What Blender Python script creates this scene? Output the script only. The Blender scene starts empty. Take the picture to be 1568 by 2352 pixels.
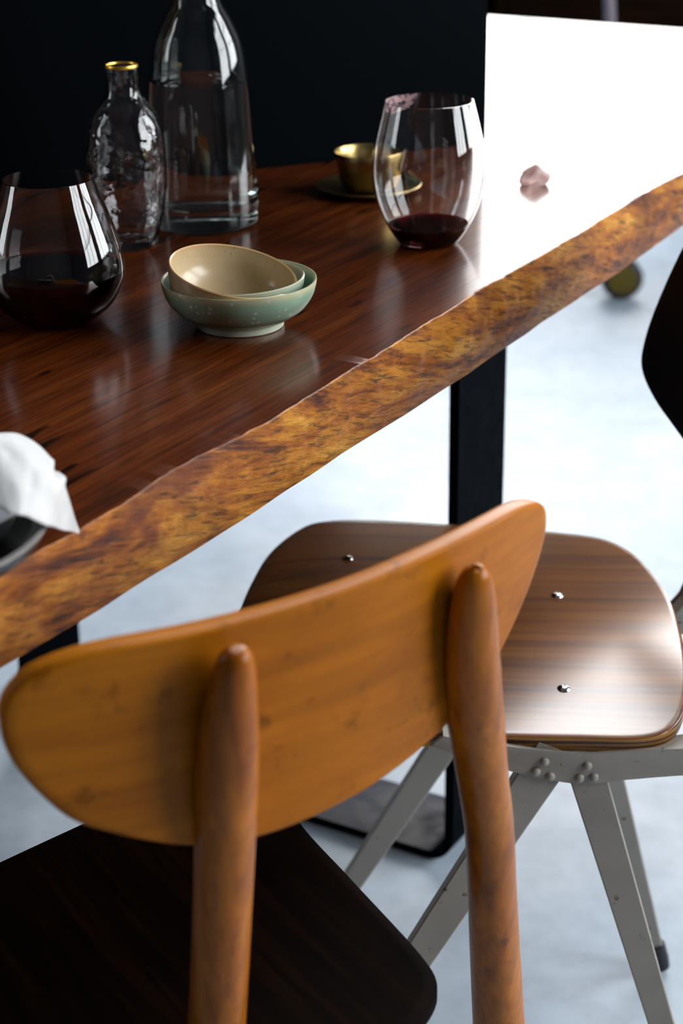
import bpy, bmesh, math, random
from mathutils import Vector, Matrix, noise
random.seed(4)
S = bpy.context.scene
COL = S.collection
# ---------------------------------------------------------------- camera
F = 4300.0; PITCH = math.radians(23.0); ROLL = math.radians(-0.7); H = 1.178
fw = Vector((0, math.cos(PITCH), -math.sin(PITCH)))
up0 = Vector((0, math.sin(PITCH), math.cos(PITCH))); r0 = Vector((1, 0, 0))
rt = math.cos(ROLL)*r0 + math.sin(ROLL)*up0
upv = -math.sin(ROLL)*r0 + math.cos(ROLL)*up0
CAMP = Vector((0, 0, H))
cam = bpy.data.cameras.new('camera'); camo = bpy.data.objects.new('camera', cam); COL.objects.link(camo)
m = Matrix((rt, upv, -fw)).transposed().to_4x4(); m.translation = CAMP; camo.matrix_world = m
cam.sensor_fit = 'VERTICAL'; cam.sensor_height = 36; cam.sensor_width = 24; cam.lens = F/2352*36
cam.clip_start = .02; cam.clip_end = 60
cam.dof.use_dof = True; cam.dof.focus_distance = 1.36; cam.dof.aperture_fstop = 6.3; cam.dof.aperture_blades = 9
S.camera = camo
S.view_settings.view_transform = 'Standard'; S.view_settings.look = 'None'
S.view_settings.exposure = 0.0; S.view_settings.gamma = 1.0; S.view_settings.use_curve_mapping = False
S.cycles.max_bounces = 14; S.cycles.transmission_bounces = 14; S.cycles.transparent_max_bounces = 14
S.cycles.caustics_reflective = False; S.cycles.caustics_refractive = True; S.cycles.sample_clamp_indirect = 6
# ---------------------------------------------------------------- world + windows (daylight); skylight and left window are additions
W = bpy.data.worlds.new('world'); S.world = W; W.use_nodes = True
W.node_tree.nodes['Background'].inputs[0].default_value = (.75, .85, 1, 1)
W.node_tree.nodes['Background'].inputs[1].default_value = .04
FAR_WINDOW = 13.0; RIGHT_WINDOW = 13.0; ADDED_SKYLIGHT = 14.0
FAR_COL = (1.0, .98, .97); RIGHT_COL = (.93, .97, 1.0)

def ray(x, y): return fw + (x-784)/F*rt - (y-1176)/F*upv
def P(x, y, z):
    d = ray(x, y); return CAMP + d*((z-H)/d.z)
def PY(x, y, Y):
    d = ray(x, y); return CAMP + d*(Y/d.y)

# ---------------------------------------------------------------- helpers
def tag(o, label=None, cat=None, group=None, kind=None):
    if label: o['label'] = label
    if cat: o['category'] = cat
    if group: o['group'] = group
    if kind: o['kind'] = kind
    return o
def empty(name, loc=(0,0,0), rotz=0):
    o = bpy.data.objects.new(name, None); COL.objects.link(o); o.location = loc; o.rotation_euler = (0,0,rotz)
    o.empty_display_size = .05
    return o
def obj(name, bm, mat, parent=None, smooth=True, angle=40):
    me = bpy.data.meshes.new(name)
    bmesh.ops.recalc_face_normals(bm, faces=bm.faces)
    if smooth:
        for f in bm.faces: f.smooth = True
        for e in bm.edges:
            if len(e.link_faces) == 2:
                e.smooth = e.calc_face_angle(0) < math.radians(angle)
    bm.to_mesh(me); bm.free()
    for mm in (mat if isinstance(mat, (list, tuple)) else [mat]): me.materials.append(mm)
    o = bpy.data.objects.new(name, me); COL.objects.link(o)
    if parent: o.parent = parent
    return o
def lathe(prof, n=96, closed=False, bm=None):
    """prof: list of (r,z); r==0 ends become poles"""
    bm = bm or bmesh.new(); rings = []
    for r, z in prof:
        if r < 1e-6: rings.append([bm.verts.new((0,0,z))])
        else: rings.append([bm.verts.new((r*math.cos(2*math.pi*k/n), r*math.sin(2*math.pi*k/n), z)) for k in range(n)])
    prs = list(zip(rings, rings[1:])) + ([(rings[-1], rings[0])] if closed else [])
    for a, b in prs:
        for k in range(n):
            k2 = (k+1) % n
            if len(a) == 1 and len(b) == 1: continue
            if len(a) == 1: bm.faces.new((a[0], b[k], b[k2]))
            elif len(b) == 1: bm.faces.new((a[k], a[k2], b[0]))
            else: bm.faces.new((a[k], a[k2], b[k2], b[k]))
    return bm
def crom(pts, n=6):
    """Catmull-Rom through tuples"""
    pts = [Vector(p) if len(p) > 2 else Vector((p[0], p[1], 0)) for p in pts]; d2 = True
    out = []
    for i in range(len(pts)-1):
        p0 = pts[max(i-1, 0)]; p1 = pts[i]; p2 = pts[i+1]; p3 = pts[min(i+2, len(pts)-1)]
        for k in range(n):
            t = k/n
            out.append(.5*((2*p1)+(p2-p0)*t+(2*p0-5*p1+4*p2-p3)*t*t+(3*p1-p0-3*p2+p3)*t**3))
    out.append(pts[-1]); return out
def c2(pts, n=6): return [(max(q.x, 0), q.y) for q in crom(pts, n)]
def box(bm, lo, hi, bev=0):
    r = bmesh.ops.create_cube(bm, size=1); vs = r['verts']
    for v in vs:
        v.co = Vector(((lo[i]+hi[i])/2 + v.co[i]*(hi[i]-lo[i]) for i in range(3)))
    if bev:
        es = list({e for v in vs for e in v.link_edges})
        bmesh.ops.bevel(bm, geom=es, offset=bev, segments=2, affect='EDGES', profile=.5)
    return bm
def tube(bm, pts, rad, n=16, caps=True, flat=None):
    """sweep an ellipse along pts. rad: number or list of (ra, rb) ; flat: reference side vector"""
    pts = [Vector(p) for p in pts]; rings = []
    ref = Vector(flat) if flat else Vector((0,0,1))
    for i, p in enumerate(pts):
        t = (pts[min(i+1, len(pts)-1)] - pts[max(i-1, 0)]).normalized()
        s = ref - t*ref.dot(t)
        if s.length < 1e-4: s = Vector((1,0,0)) - t*t.x
        s.normalize(); u = t.cross(s)
        ra, rb = rad[i] if isinstance(rad, (list, tuple)) else (rad, rad)
        rings.append([bm.verts.new(p + s*ra*math.cos(2*math.pi*k/n) + u*rb*math.sin(2*math.pi*k/n)) for k in range(n)])
    for a, b in zip(rings, rings[1:]):
        for k in range(n): bm.faces.new((a[k], a[(k+1)%n], b[(k+1)%n], b[k]))
    if caps: bm.faces.new(rings[0][::-1]); bm.faces.new(rings[-1])
    return bm
def plate(bm, outline, ox, oy, on, o0, thick, bev=0):
    """extrude a 2-D outline: o0 + x*ox + y*oy, thickness along on"""
    ox, oy, on, o0 = Vector(ox), Vector(oy), Vector(on), Vector(o0)
    a = [bm.verts.new(o0+ox*x+oy*y) for x, y in outline]
    b = [bm.verts.new(o0+ox*x+oy*y+on*thick) for x, y in outline]
    f1 = bm.faces.new(a); f2 = bm.faces.new(b[::-1]); n = len(a)
    for k in range(n): bm.faces.new((a[k], b[k], b[(k+1)%n], a[(k+1)%n]))
    if bev:
        es = list(set(f1.edges) | set(f2.edges))
        bmesh.ops.bevel(bm, geom=es, offset=bev, segments=2, affect='EDGES', profile=.5)
    return bm
def sheet(center, outline, surf, thick, edge_r=.003, rings=14, bm=None):
    """curved board: radial grid inside an outline (list of 2-D), mapped by surf(x, y)->(point, normal)"""
    bm = bm or bmesh.new(); n = len(outline); cx, cy = center
    lay = []
    def level(f, off):
        r = []
        for (x, y) in outline:
            p, nn = surf(cx+(x-cx)*f, cy+(y-cy)*f); r.append(bm.verts.new(p+nn*off))
        return r
    L = math.hypot(outline[0][0]-cx, outline[0][1]-cy)
    fs = [(k/rings) for k in range(1, rings)]
    top = [level(f, thick/2) for f in fs] + [level(1-edge_r/L, thick/2), level(1-edge_r*.3/L, thick/2-edge_r*.3), level(1, thick/2-edge_r)]
    bot = [level(1, -thick/2+edge_r), level(1-edge_r*.3/L, -thick/2+edge_r*.3), level(1-edge_r/L, -thick/2)] + [level(f, -thick/2) for f in fs[::-1]]
    allr = top + bot
    for a, b in zip(allr, allr[1:]):
        for k in range(n): bm.faces.new((a[k], a[(k+1)%n], b[(k+1)%n], b[k]))
    for ring, off in ((allr[0], thick/2), (allr[-1], -thick/2)):
        p, nn = surf(cx, cy); c = bm.verts.new(p+nn*off)
        for k in range(n): bm.faces.new((ring[k], ring[(k+1)%n], c))
    return bm
def closed_spline(pts, n=8):
    m_ = len(pts); out = []
    P_ = [Vector((p[0], p[1], 0)) for p in pts]
    for i in range(m_):
        p0, p1, p2, p3 = P_[i-1], P_[i], P_[(i+1)%m_], P_[(i+2)%m_]
        for k in range(n):
            t = k/n; q = .5*((2*p1)+(p2-p0)*t+(2*p0-5*p1+4*p2-p3)*t*t+(3*p1-p0-3*p2+p3)*t**3)
            out.append((q.x, q.y))
    return out

# ---------------------------------------------------------------- materials
class N:
    def __init__(s, name):
        s.m = bpy.data.materials.new(name); s.m.use_nodes = True; s.t = s.m.node_tree
        s.b = s.t.nodes['Principled BSDF']
    def n(s, typ, **kw):
        x = s.t.nodes.new(typ)
        for k, v in kw.items(): setattr(x, k, v)
        return x
    def l(s, a, b): s.t.links.new(a, b)
    def set(s, **kw):
        for k, v in kw.items():
            k = k.replace('_', ' ')
            s.b.inputs[k].default_value = (*v, 1) if isinstance(v, tuple) and len(v) == 3 else v
        return s
    def coord(s, scale=(1,1,1), rot=(0,0,0), loc=(0,0,0)):
        tc = s.n('ShaderNodeTexCoord')
        r = s.n('ShaderNodeMapping'); r.inputs['Rotation'].default_value = rot; r.inputs['Location'].default_value = loc
        mp = s.n('ShaderNodeMapping'); mp.inputs['Scale'].default_value = scale
        s.l(tc.outputs['Object'], r.inputs[0]); s.l(r.outputs[0], mp.inputs[0]); return mp.outputs[0]
    def coord2(s, scale, rz, tilt, loc=(0,0,0)):
        tc = s.n('ShaderNodeTexCoord'); v = tc.outputs['Object']
        for r, sc_, l_ in (((0,0,rz), (1,1,1), (0,0,0)), ((0,tilt,0), (1,1,1), (0,0,0)), ((0,0,0), scale, loc)):
            mp = s.n('ShaderNodeMapping'); mp.inputs['Rotation'].default_value = r; mp.inputs['Scale'].default_value = sc_; mp.inputs['Location'].default_value = l_
            s.l(v, mp.inputs[0]); v = mp.outputs[0]
        return v
    def noise(s, vec, scale=5, detail=4, rough=.55, dist=0):
        x = s.n('ShaderNodeTexNoise'); x.inputs['Scale'].default_value = scale; x.inputs['Detail'].default_value = detail
        x.inputs['Roughness'].default_value = rough; x.inputs['Distortion'].default_value = dist; s.l(vec, x.inputs['Vector']); return x.outputs['Fac']
    def ramp(s, fac, stops):
        x = s.n('ShaderNodeValToRGB'); e = x.color_ramp.elements
        while len(e) < len(stops): e.new(.5)
        for i, (p, c) in enumerate(stops): e[i].position = p; e[i].color = (*c, 1) if len(c) == 3 else c
        s.l(fac, x.inputs[0]); return x.outputs[0]
    def mix(s, fac, a, b, mode='MIX'):
        x = s.n('ShaderNodeMix', data_type='RGBA', blend_type=mode)
        for sock, v in ((x.inputs[0], fac), (x.inputs[6], a), (x.inputs[7], b)):
            if isinstance(v, (int, float)): sock.default_value = v
            elif isinstance(v, tuple): sock.default_value = (*v, 1)
            else: s.l(v, sock)
        return x.outputs[2]
    def bump(s, h, strength=.2, dist=.001, prev=None):
        x = s.n('ShaderNodeBump'); x.inputs['Strength'].default_value = strength; x.inputs['Distance'].default_value = dist
        s.l(h, x.inputs['Height'])
        if prev: s.l(prev, x.inputs['Normal'])
        s.l(x.outputs[0], s.b.inputs['Normal']); return x.outputs[0]
    def col(s, c): s.l(c, s.b.inputs['Base Color']); return s
    def rough(s, c): s.l(c, s.b.inputs['Roughness']); return s

g3 = lambda v: (v, v, v)
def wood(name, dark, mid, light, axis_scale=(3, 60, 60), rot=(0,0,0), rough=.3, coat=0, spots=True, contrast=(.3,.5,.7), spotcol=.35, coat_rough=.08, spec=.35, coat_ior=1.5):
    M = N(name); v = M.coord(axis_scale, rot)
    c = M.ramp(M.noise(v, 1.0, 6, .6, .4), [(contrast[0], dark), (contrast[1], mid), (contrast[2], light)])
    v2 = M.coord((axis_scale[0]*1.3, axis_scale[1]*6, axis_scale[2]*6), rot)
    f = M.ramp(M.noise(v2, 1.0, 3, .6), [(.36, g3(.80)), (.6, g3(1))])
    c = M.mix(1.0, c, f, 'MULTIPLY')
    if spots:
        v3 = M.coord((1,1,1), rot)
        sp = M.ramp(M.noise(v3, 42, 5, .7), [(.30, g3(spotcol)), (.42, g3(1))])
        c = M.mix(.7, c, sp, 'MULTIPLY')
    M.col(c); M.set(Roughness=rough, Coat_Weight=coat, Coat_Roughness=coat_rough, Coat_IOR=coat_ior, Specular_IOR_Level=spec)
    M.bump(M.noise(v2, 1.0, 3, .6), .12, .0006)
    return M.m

# table top: dark red-brown hardwood, lacquered, long grain along the table
TA = math.radians(-60)
def table_top_mat():
    M = N('table_lacquered_wood'); v = M.coord((2.6, 60, 60), (0,0,TA))
    c = M.ramp(M.noise(v, 1.0, 7, .68, .25), [(.28, (.034,.0055,.0012)), (.5, (.092,.018,.0028)), (.74, (.17,.042,.0055))])
    v2 = M.coord((14, 260, 260), (0,0,TA))
    fine = M.noise(v2, 1.0, 3, .6)
    c = M.mix(.9, c, M.ramp(fine, [(.36, g3(.45)), (.52, g3(1))]), 'MULTIPLY')
    v3 = M.coord((13, 62, 50), (0,0,TA))
    por = M.noise(v3, 1.0, 2, .5)
    big = M.noise(M.coord((1,1,1),(0,0,TA)), 9, 2, .5)
    pf = M.mix(1.0, M.ramp(por, [(.33, g3(0)), (.39, g3(1))]), M.ramp(big, [(.45, g3(1)), (.6, g3(0))]), 'ADD')
    c = M.mix(1.0, c, M.ramp(pf, [(.2, g3(.12)), (.9, g3(1))]), 'MULTIPLY')
    M.col(c)
    M.rough(M.ramp(fine, [(.3, g3(.42)), (.6, g3(.30))]))
    M.set(Coat_Weight=.62, Coat_Roughness=.16, Coat_IOR=1.5, Specular_IOR_Level=.04)
    nb = M.bump(fine, .10, .0004)
    b2 = M.n('ShaderNodeBump'); b2.inputs['Strength'].default_value = .05; b2.inputs['Distance'].default_value = .0004
    M.l(fine, b2.inputs['Height']); M.l(b2.outputs[0], M.b.inputs['Coat Normal'])
    return M.m
def live_edge_mat():
    M = N('live_edge_wood')
    TT = math.radians(-13)
    v = M.coord2((8, 12, 46), TA, TT)
    # rotate into table frame first (x along the table), then stretch along the fibres
    a = M.noise(v, 1.0, 7, .72, .6)
    c = M.ramp(a, [(.27, (.008,.003,.0015)), (.38, (.10,.022,.003)), (.47, (.30,.085,.006)), (.56, (.46,.17,.012)), (.68, (.62,.30,.04)), (.82,(.34,.22,.11))])
    red = M.noise(M.coord((6, 6, 11), (0,0,TA), (3,1,2)), 1.0, 4, .6, .6)
    c = M.mix(M.ramp(red, [(.50, g3(0)), (.64, g3(.8))]), c, (.13,.030,.006))
    v2 = M.coord2((34, 60, 260), TA, TT*1.3)
    st = M.noise(v2, 1.0, 4, .7, .6)
    c = M.mix(.9, c, M.ramp(st, [(.34, g3(.16)), (.50, g3(1))]), 'MULTIPLY')
    bl = M.noise(M.coord2((9, 14, 60), TA, TT, (1,5,2)), 1.0, 5, .7, .6)
    c = M.mix(M.ramp(bl, [(.60, g3(0)), (.68, g3(.9))]), c, (.012,.009,.008))
    M.col(c); M.set(Roughness=.5, Specular_IOR_Level=.25)
    n1 = M.bump(a, .5, .004); M.bump(st, .5, .0012, n1)
    return M.m
M_under = wood('unlacquered_underside_wood', (.02,.006,.002), (.04,.013,.004), (.06,.02,.006), (3, 60, 60), (0,0,TA), .8, 0, spots=False, spec=.05)
M_top = table_top_mat(); M_edge = live_edge_mat()
M_back = wood('honey_brown_bentwood', (.27,.074,.0025), (.40,.122,.0035), (.48,.160,.005), (3, 3, 14), (0,0,0), .42, .06, coat_rough=.3, spotcol=.32, spec=.08)
M_post = wood('honey_brown_turned_wood', (.21,.052,.002), (.37,.105,.0035), (.47,.15,.006), (60, 60, 5), (0,0,0), .38, .22, coat_rough=.18, spotcol=.5, spec=.12)
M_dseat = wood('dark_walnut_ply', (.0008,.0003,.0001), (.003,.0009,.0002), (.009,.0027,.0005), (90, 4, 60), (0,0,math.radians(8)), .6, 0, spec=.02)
M_seat = wood('brown_teak_ply', (.10,.028,.003), (.20,.062,.005), (.29,.10,.009), (2.0, 55, 50), (0,0,math.radians(4)),   .45, 1.0, spots=False, coat_rough=.24, spec=.04, coat_ior=1.75)
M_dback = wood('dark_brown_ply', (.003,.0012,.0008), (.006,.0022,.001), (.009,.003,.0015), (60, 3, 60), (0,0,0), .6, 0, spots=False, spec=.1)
def plyedge():
    M = N('layered_ply_edge'); v = M.coord((4, 4, 330))
    c = M.ramp(M.noise(v, 1, 2, .5), [(.4, (.05,.015,.004)), (.5, (.30,.13,.025)), (.62, (.42,.2,.04))])
    M.col(c); M.set(Roughness=.5); return M.m
M_ply = plyedge()
def black_steel(name, c=(.0008,.0016,.0026), r=.5):
    M = N(name); v = M.coord()
    M.set(Base_Color=c, Metallic=0.0, Specular_IOR_Level=.01); M.rough(M.ramp(M.noise(v, 60, 4), [(.3, g3(r-.06)), (.7, g3(r+.1))]))
    M.bump(M.noise(v, 900, 2), .08, .0002); return M.m
M_black = black_steel('black_powder_coated_steel')
M_foot = N('dusty_black_steel'); _v = M_foot.coord()
M_foot.col(M_foot.ramp(M_foot.noise(_v, 30, 5, .6), [(.35, (.006,.009,.020)), (.7, (.022,.028,.055))]))
M_foot.rough(M_foot.ramp(M_foot.noise(_v, 30, 5, .6), [(.35, g3(.3)), (.7, g3(.6))])); M_foot.set(Specular_IOR_Level=.12); M_foot = M_foot.m
M_panel = N('matte_black_panel').set(Base_Color=(.0012,.0022,.0034), Roughness=.7, Specular_IOR_Level=.02).m
def gray_steel():
    M = N('worn_grey_painted_steel'); v = M.coord()
    c = M.ramp(M.noise(v, 14, 4), [(.3, (.28,.255,.22)), (.7, (.36,.33,.285))])
    sp = M.ramp(M.noise(v, 75, 3, .6), [(.66, g3(0)), (.73, g3(1))])
    c = M.mix(sp, c, (.05,.022,.008)); M.col(c); M.set(Roughness=.42, Specular_IOR_Level=.4)
    M.bump(M.noise(v, 300, 3), .1, .0003); return M.m
M_gray = gray_steel()
M_chrome = N('chrome').set(Base_Color=(.8,.8,.8), Metallic=1.0, Roughness=.12).m
def brass():
    M = N('brushed_brass'); v = M.coord((8, 8, 300))
    M.set(Base_Color=(.42,.30,.12), Metallic=1.0); M.rough(M.ramp(M.noise(v, 1, 3), [(.3, g3(.24)), (.7, g3(.36))])); return M.m
M_brass = brass()
M_bbrass = N('tarnished_brass').set(Base_Color=(.14,.10,.02), Metallic=.8, Roughness=.45).m
M_gold = N('gold_rim').set(Base_Color=(1,.62,.12), Metallic=1.0, Roughness=.35).m
M_rubber = N('black_rubber').set(Base_Color=(.008,.01,.014), Roughness=.6).m
def glass(name, c=(1,1,1), ior=1.5, rough=0.0, bump=None):
    M = N(name); M.set(Base_Color=c, Transmission_Weight=1.0, IOR=ior, Roughness=rough)
    if bump: M.bump(M.noise(M.coord(), bump[0], 2, .5), bump[1], bump[2])
    return M.m
M_glass = glass('clear_glass', (.985,.99,.99)); M_cglass = glass('faintly_green_glass', (.94,.985,.97), 1.5)
M_dimple = glass('hammered_clear_glass', (.97,.97,.985), 1.5, 0, (60, .5, .004))
M_water = glass('water', (.985,1,1), 1.33)
def wine(name, c, dens):
    M = N(name); M.set(Base_Color=(.5,.06,.08), Transmission_Weight=1.0, IOR=1.34, Roughness=0)
    a = M.n('ShaderNodeVolumeAbsorption'); a.inputs['Color'].default_value = (*c, 1); a.inputs['Density'].default_value = dens
    M.l(a.outputs[0], M.t.nodes['Material Output'].inputs['Volume']); return M.m
M_wine = wine('red_wine', (.35,.01,.02), 260)
def glaze(name, c1, c2, rim, zr, speck=0, rough=.28, specks2=None, fleck=(.55,.62,.55)):
    M = N(name); tc = M.n('ShaderNodeTexCoord'); sx = M.n('ShaderNodeSeparateXYZ'); M.l(tc.outputs['Object'], sx.inputs[0])
    v = M.coord()
    c = M.ramp(M.noise(v, 22, 4), [(.3, c1), (.7, c2)])
    mr = M.n('ShaderNodeMapRange'); M.l(sx.outputs[2], mr.inputs[0]); mr.inputs[1].default_value = zr[0]; mr.inputs[2].default_value = zr[1]
    c = M.mix(mr.outputs[0], c, rim)
    if speck:
        vo = M.n('ShaderNodeTexVoronoi'); vo.inputs['Scale'].default_value = speck; M.l(M.coord(), vo.inputs['Vector'])
        sel = M.ramp(M.noise(v, 45, 2), [(.44, g3(0)), (.50, g3(1))])
        d = M.ramp(vo.outputs['Distance'], [(.20, g3(1)), (.27, g3(0))])
        c = M.mix(M.mix(1.0, sel, d, 'MULTIPLY'), c, fleck)
    if specks2: c = M.mix(M.ramp(M.noise(v, 420, 2), [(.68, g3(0)), (.76, g3(.7))]), c, specks2)
    M.col(c); M.set(Roughness=rough, Coat_Weight=.3, Coat_Roughness=.18); return M.m
M_green = glaze('celadon_glaze', (.22,.36,.25), (.28,.42,.31), (.50,.50,.30), (.030,.0355), 150)
M_sage = glaze('sage_glaze', (.27,.36,.27), (.32,.41,.32), (.45,.45,.32), (.026,.030))
M_tan = glaze('tan_glaze', (.50,.36,.20), (.56,.42,.25), (.55,.34,.15), (.0330,.0355), 0, .3, (.16,.09,.04))
M_foot_ring = N('cream_foot_glaze').set(Base_Color=(.55,.60,.46), Roughness=.35).m
M_dbowl = N('dark_stoneware').set(Base_Color=(.012,.014,.012), Roughness=.3, Coat_Weight=.4).m
M_dbrim = N('grey_stoneware_rim').set(Base_Color=(.22,.21,.20), Roughness=.4).m
M_white = N('white_porcelain').set(Base_Color=(.78,.80,.84), Roughness=.25).m
def linen():
    M = N('white_linen'); v = M.coord()
    c = M.ramp(M.noise(v, 40, 4), [(.3, (.50,.50,.495)), (.7, (.62,.62,.615))]); M.col(c); M.set(Roughness=.9, Sheen_Weight=.3)
    w1 = M.n('ShaderNodeTexWave'); w1.inputs['Scale'].default_value = 420; M.l(M.coord((1,1,1),(0,0,.5)), w1.inputs['Vector'])
    w2 = M.n('ShaderNodeTexWave'); w2.inputs['Scale'].default_value = 420; M.l(M.coord((1,1,1),(0,0,.5+math.pi/2)), w2.inputs['Vector'])
    M.bump(M.mix(.5, w1.outputs[1], w2.outputs[1]), .25, .0004); return M.m
M_linen = linen()
M_crystal = N('pink_rock_crystal').set(Base_Color=(.95,.72,.69), Roughness=.6, Transmission_Weight=.55, Subsurface_Weight=.25, Subsurface_Scale=.01).m
def floor_mat():
    M = N('pale_blue_grey_concrete'); v = M.coord()
    c = M.ramp(M.noise(v, 3.0, 6, .6, .3), [(.3, (.34,.42,.51)), (.7, (.47,.54,.61))])
    c = M.mix(.25, c, M.ramp(M.noise(v, 26, 5, .6), [(.35, g3(.55)), (.6, g3(1))]), 'MULTIPLY')
    M.col(c); M.rough(M.ramp(M.noise(v, 9, 5, .6), [(.3, g3(.32)), (.7, g3(.5))])); M.set(Specular_IOR_Level=.30)
    n1 = M.bump(M.noise(v, 9, 3), .12, .01); M.bump(M.noise(v, 60, 4), .15, .002, n1); return M.m
M_floor = floor_mat()
def plaster(name, c, r=.9):
    M = N(name); v = M.coord(); M.col(M.ramp(M.noise(v, 4, 5), [(.3, tuple(x*.85 for x in c)), (.7, c)])); M.set(Roughness=r); return M.m
M_wall = plaster('dark_wall_paint', (.05,.05,.055)); M_ceil = plaster('grey_ceiling_paint', (.10,.10,.11))
M_wframe = N('dark_window_frame').set(Base_Color=(.02,.02,.02), Roughness=.5).m
def pane(name, c, s):
    M = N(name); M.set(Base_Color=(0,0,0), Roughness=.1, Emission_Color=c, Emission_Strength=s); return M.m
M_farpane = pane('overcast_sky_through_far_window', FAR_COL, FAR_WINDOW)
M_rightpane = pane('overcast_sky_through_right_window', RIGHT_COL, RIGHT_WINDOW)
M_cab = wood('dark_sideboard_wood', (.004,.0018,.001), (.009,.0035,.0015), (.014,.005,.002), (3, 40, 40), (0,0,0), .7, 0, spots=False, spec=.02)
M_tube = N('grey_tube_steel').set(Base_Color=(.20,.17,.20), Metallic=.3, Roughness=.45).m
M_olive = N('olive_glaze').set(Base_Color=(.16,.15,.05), Roughness=.45).m

# ---------------------------------------------------------------- room
X0, X1, Y0, Y1, ZC = -3.4, 3.2, -3.2, 7.0, 5.8
def struct(name, bm, mat): return tag(obj(name, bm, mat, None, False), kind='structure')
struct('floor', box(bmesh.new(), (X0-.1, Y0-.1, -.1), (X1+.1, Y1+.1, 0)), M_floor)
SK = (-.3, 2.9, 4.3, 6.95)  # ceiling opening for the added skylight
bm = bmesh.new()
for lo, hi in (((X0-.1, Y0-.1, ZC), (X1+.1, SK[2], ZC+.1)), ((X0-.1, SK[3], ZC), (X1+.1, Y1+.1, ZC+.1)), ((X0-.1, SK[2], ZC), (SK[0], SK[3], ZC+.1)), ((SK[1], SK[2], ZC), (X1+.1, SK[3], ZC+.1))): box(bm, lo, hi)
struct('ceiling', bm, M_ceil)
struct('wall_front', box(bmesh.new(), (X0, Y0-.1, 0), (X1, Y0, ZC)), M_wall)
def wall_openings(name, horiz, c0, c1, t0, t1, ops):
    """wall with rectangular openings; ops: (a0,a1,z0,z1)"""
    bm = bmesh.new()
    def b(a0, a1, z0, z1):
        if a1-a0 < 1e-4 or z1-z0 < 1e-4: return
        box(bm, (a0, t0, z0) if horiz else (t0, a0, z0), (a1, t1, z1) if horiz else (t1, a1, z1))
    a = c0
    for (p, q, z0, z1) in ops:
        b(a, p, 0, ZC); b(p, q, 0, z0); b(p, q, z1, ZC); a = q
    b(a, c1, 0, ZC); return struct(name, bm, M_wall)
FARW = [(-.1, 3.1, 1.0, 5.75)]
RIGW = [(-.3, 1.2, .9, 3.6), (1.6, 3.1, .9, 3.6)]
wall_openings('wall_back', True, X0, X1, Y1, Y1+.12, FARW)
wall_openings('wall_right', False, Y0, Y1, X1, X1+.12, RIGW)
ADDED_LEFW = [(.9, 1.7, 1.1, 3.4)]  # unseen small window, added to put highlights on the glasses' left edges
wall_openings('wall_left', False, Y0, Y1, X0-.12, X0, ADDED_LEFW)
def window(i, horiz, a0, a1, z0, z1, t, mpane, nv=3, nh=3, bw=.018):
    w = tag(empty('window_%d' % i, (((a0+a1)/2, t+.06, z0) if horiz else (t+.06, (a0+a1)/2, z0))), kind='structure')
    hw = (a1-a0)/2; hh = z1-z0; fr = bmesh.new(); g = bmesh.new()
    def b(bm, u0, u1, w0, w1, d0, d1): box(bm, (u0, d0, w0) if horiz else (d0, u0, w0), (u1, d1, w1) if horiz else (d1, u1, w1))
    for u in (-hw, hw-.05): b(fr, u, u+.05, 0, hh, -.03, .03)
    for z in (0, hh-.05): b(fr, -hw+.05, hw-.05, z, z+.05, -.03, .03)
    for k in range(1, nv): u = -hw+2*hw*k/nv; b(fr, u-bw, u+bw, .05, hh-.05, -.02, .02)
    for k in range(1, nh): z = hh*k/nh; b(fr, -hw+.05, hw-.05, z-.018, z+.018, -.021, .021)
    obj('window_frame', fr, M_wframe, w, False)
    dd = -.04 if (not horiz and t < 0) else .035
    b(g, -hw+.03, hw-.03, .03, hh-.03, dd, dd+.005); obj('window_pane', g, mpane, w, False)
k = 1
for (a0, a1, z0, z1) in FARW: window(k, True, a0, a1, z0, z1, Y1, M_farpane, 4, 2, .014); k += 1
for (a0, a1, z0, z1) in RIGW: window(k, False, a0, a1, z0, z1, X1, M_rightpane); k += 1

for (a0, a1, z0, z1) in ADDED_LEFW: window(k, False, a0, a1, z0, z1, X0-.12, pane('added_left_window_glow', RIGHT_COL, 5.5)); k += 1  # glowing pane of the added left window
sw = tag(empty('window_%d' % k, ((SK[0]+SK[1])/2, (SK[2]+SK[3])/2, ZC)), kind='structure')  # unseen skylight, added so the near half of the plywood seat reflects white
fr = bmesh.new(); hx, hy = (SK[1]-SK[0])/2, (SK[3]-SK[2])/2
for q in range(5): x_ = -hx+.03+(2*hx-.06)*q/4; box(fr, (x_-.03, -hy, 0), (x_+.03, hy, .06))
for q in (-hy+.03, 0, hy-.03): box(fr, (-hx, q-.03, .005), (hx, q+.03, .055))
obj('window_frame', fr, M_wframe, sw, False)
obj('window_pane', box(bmesh.new(), (-hx, -hy, .065), (hx, hy, .07)), pane('added_skylight_glow', RIGHT_COL, ADDED_SKYLIGHT), sw, False)
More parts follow.
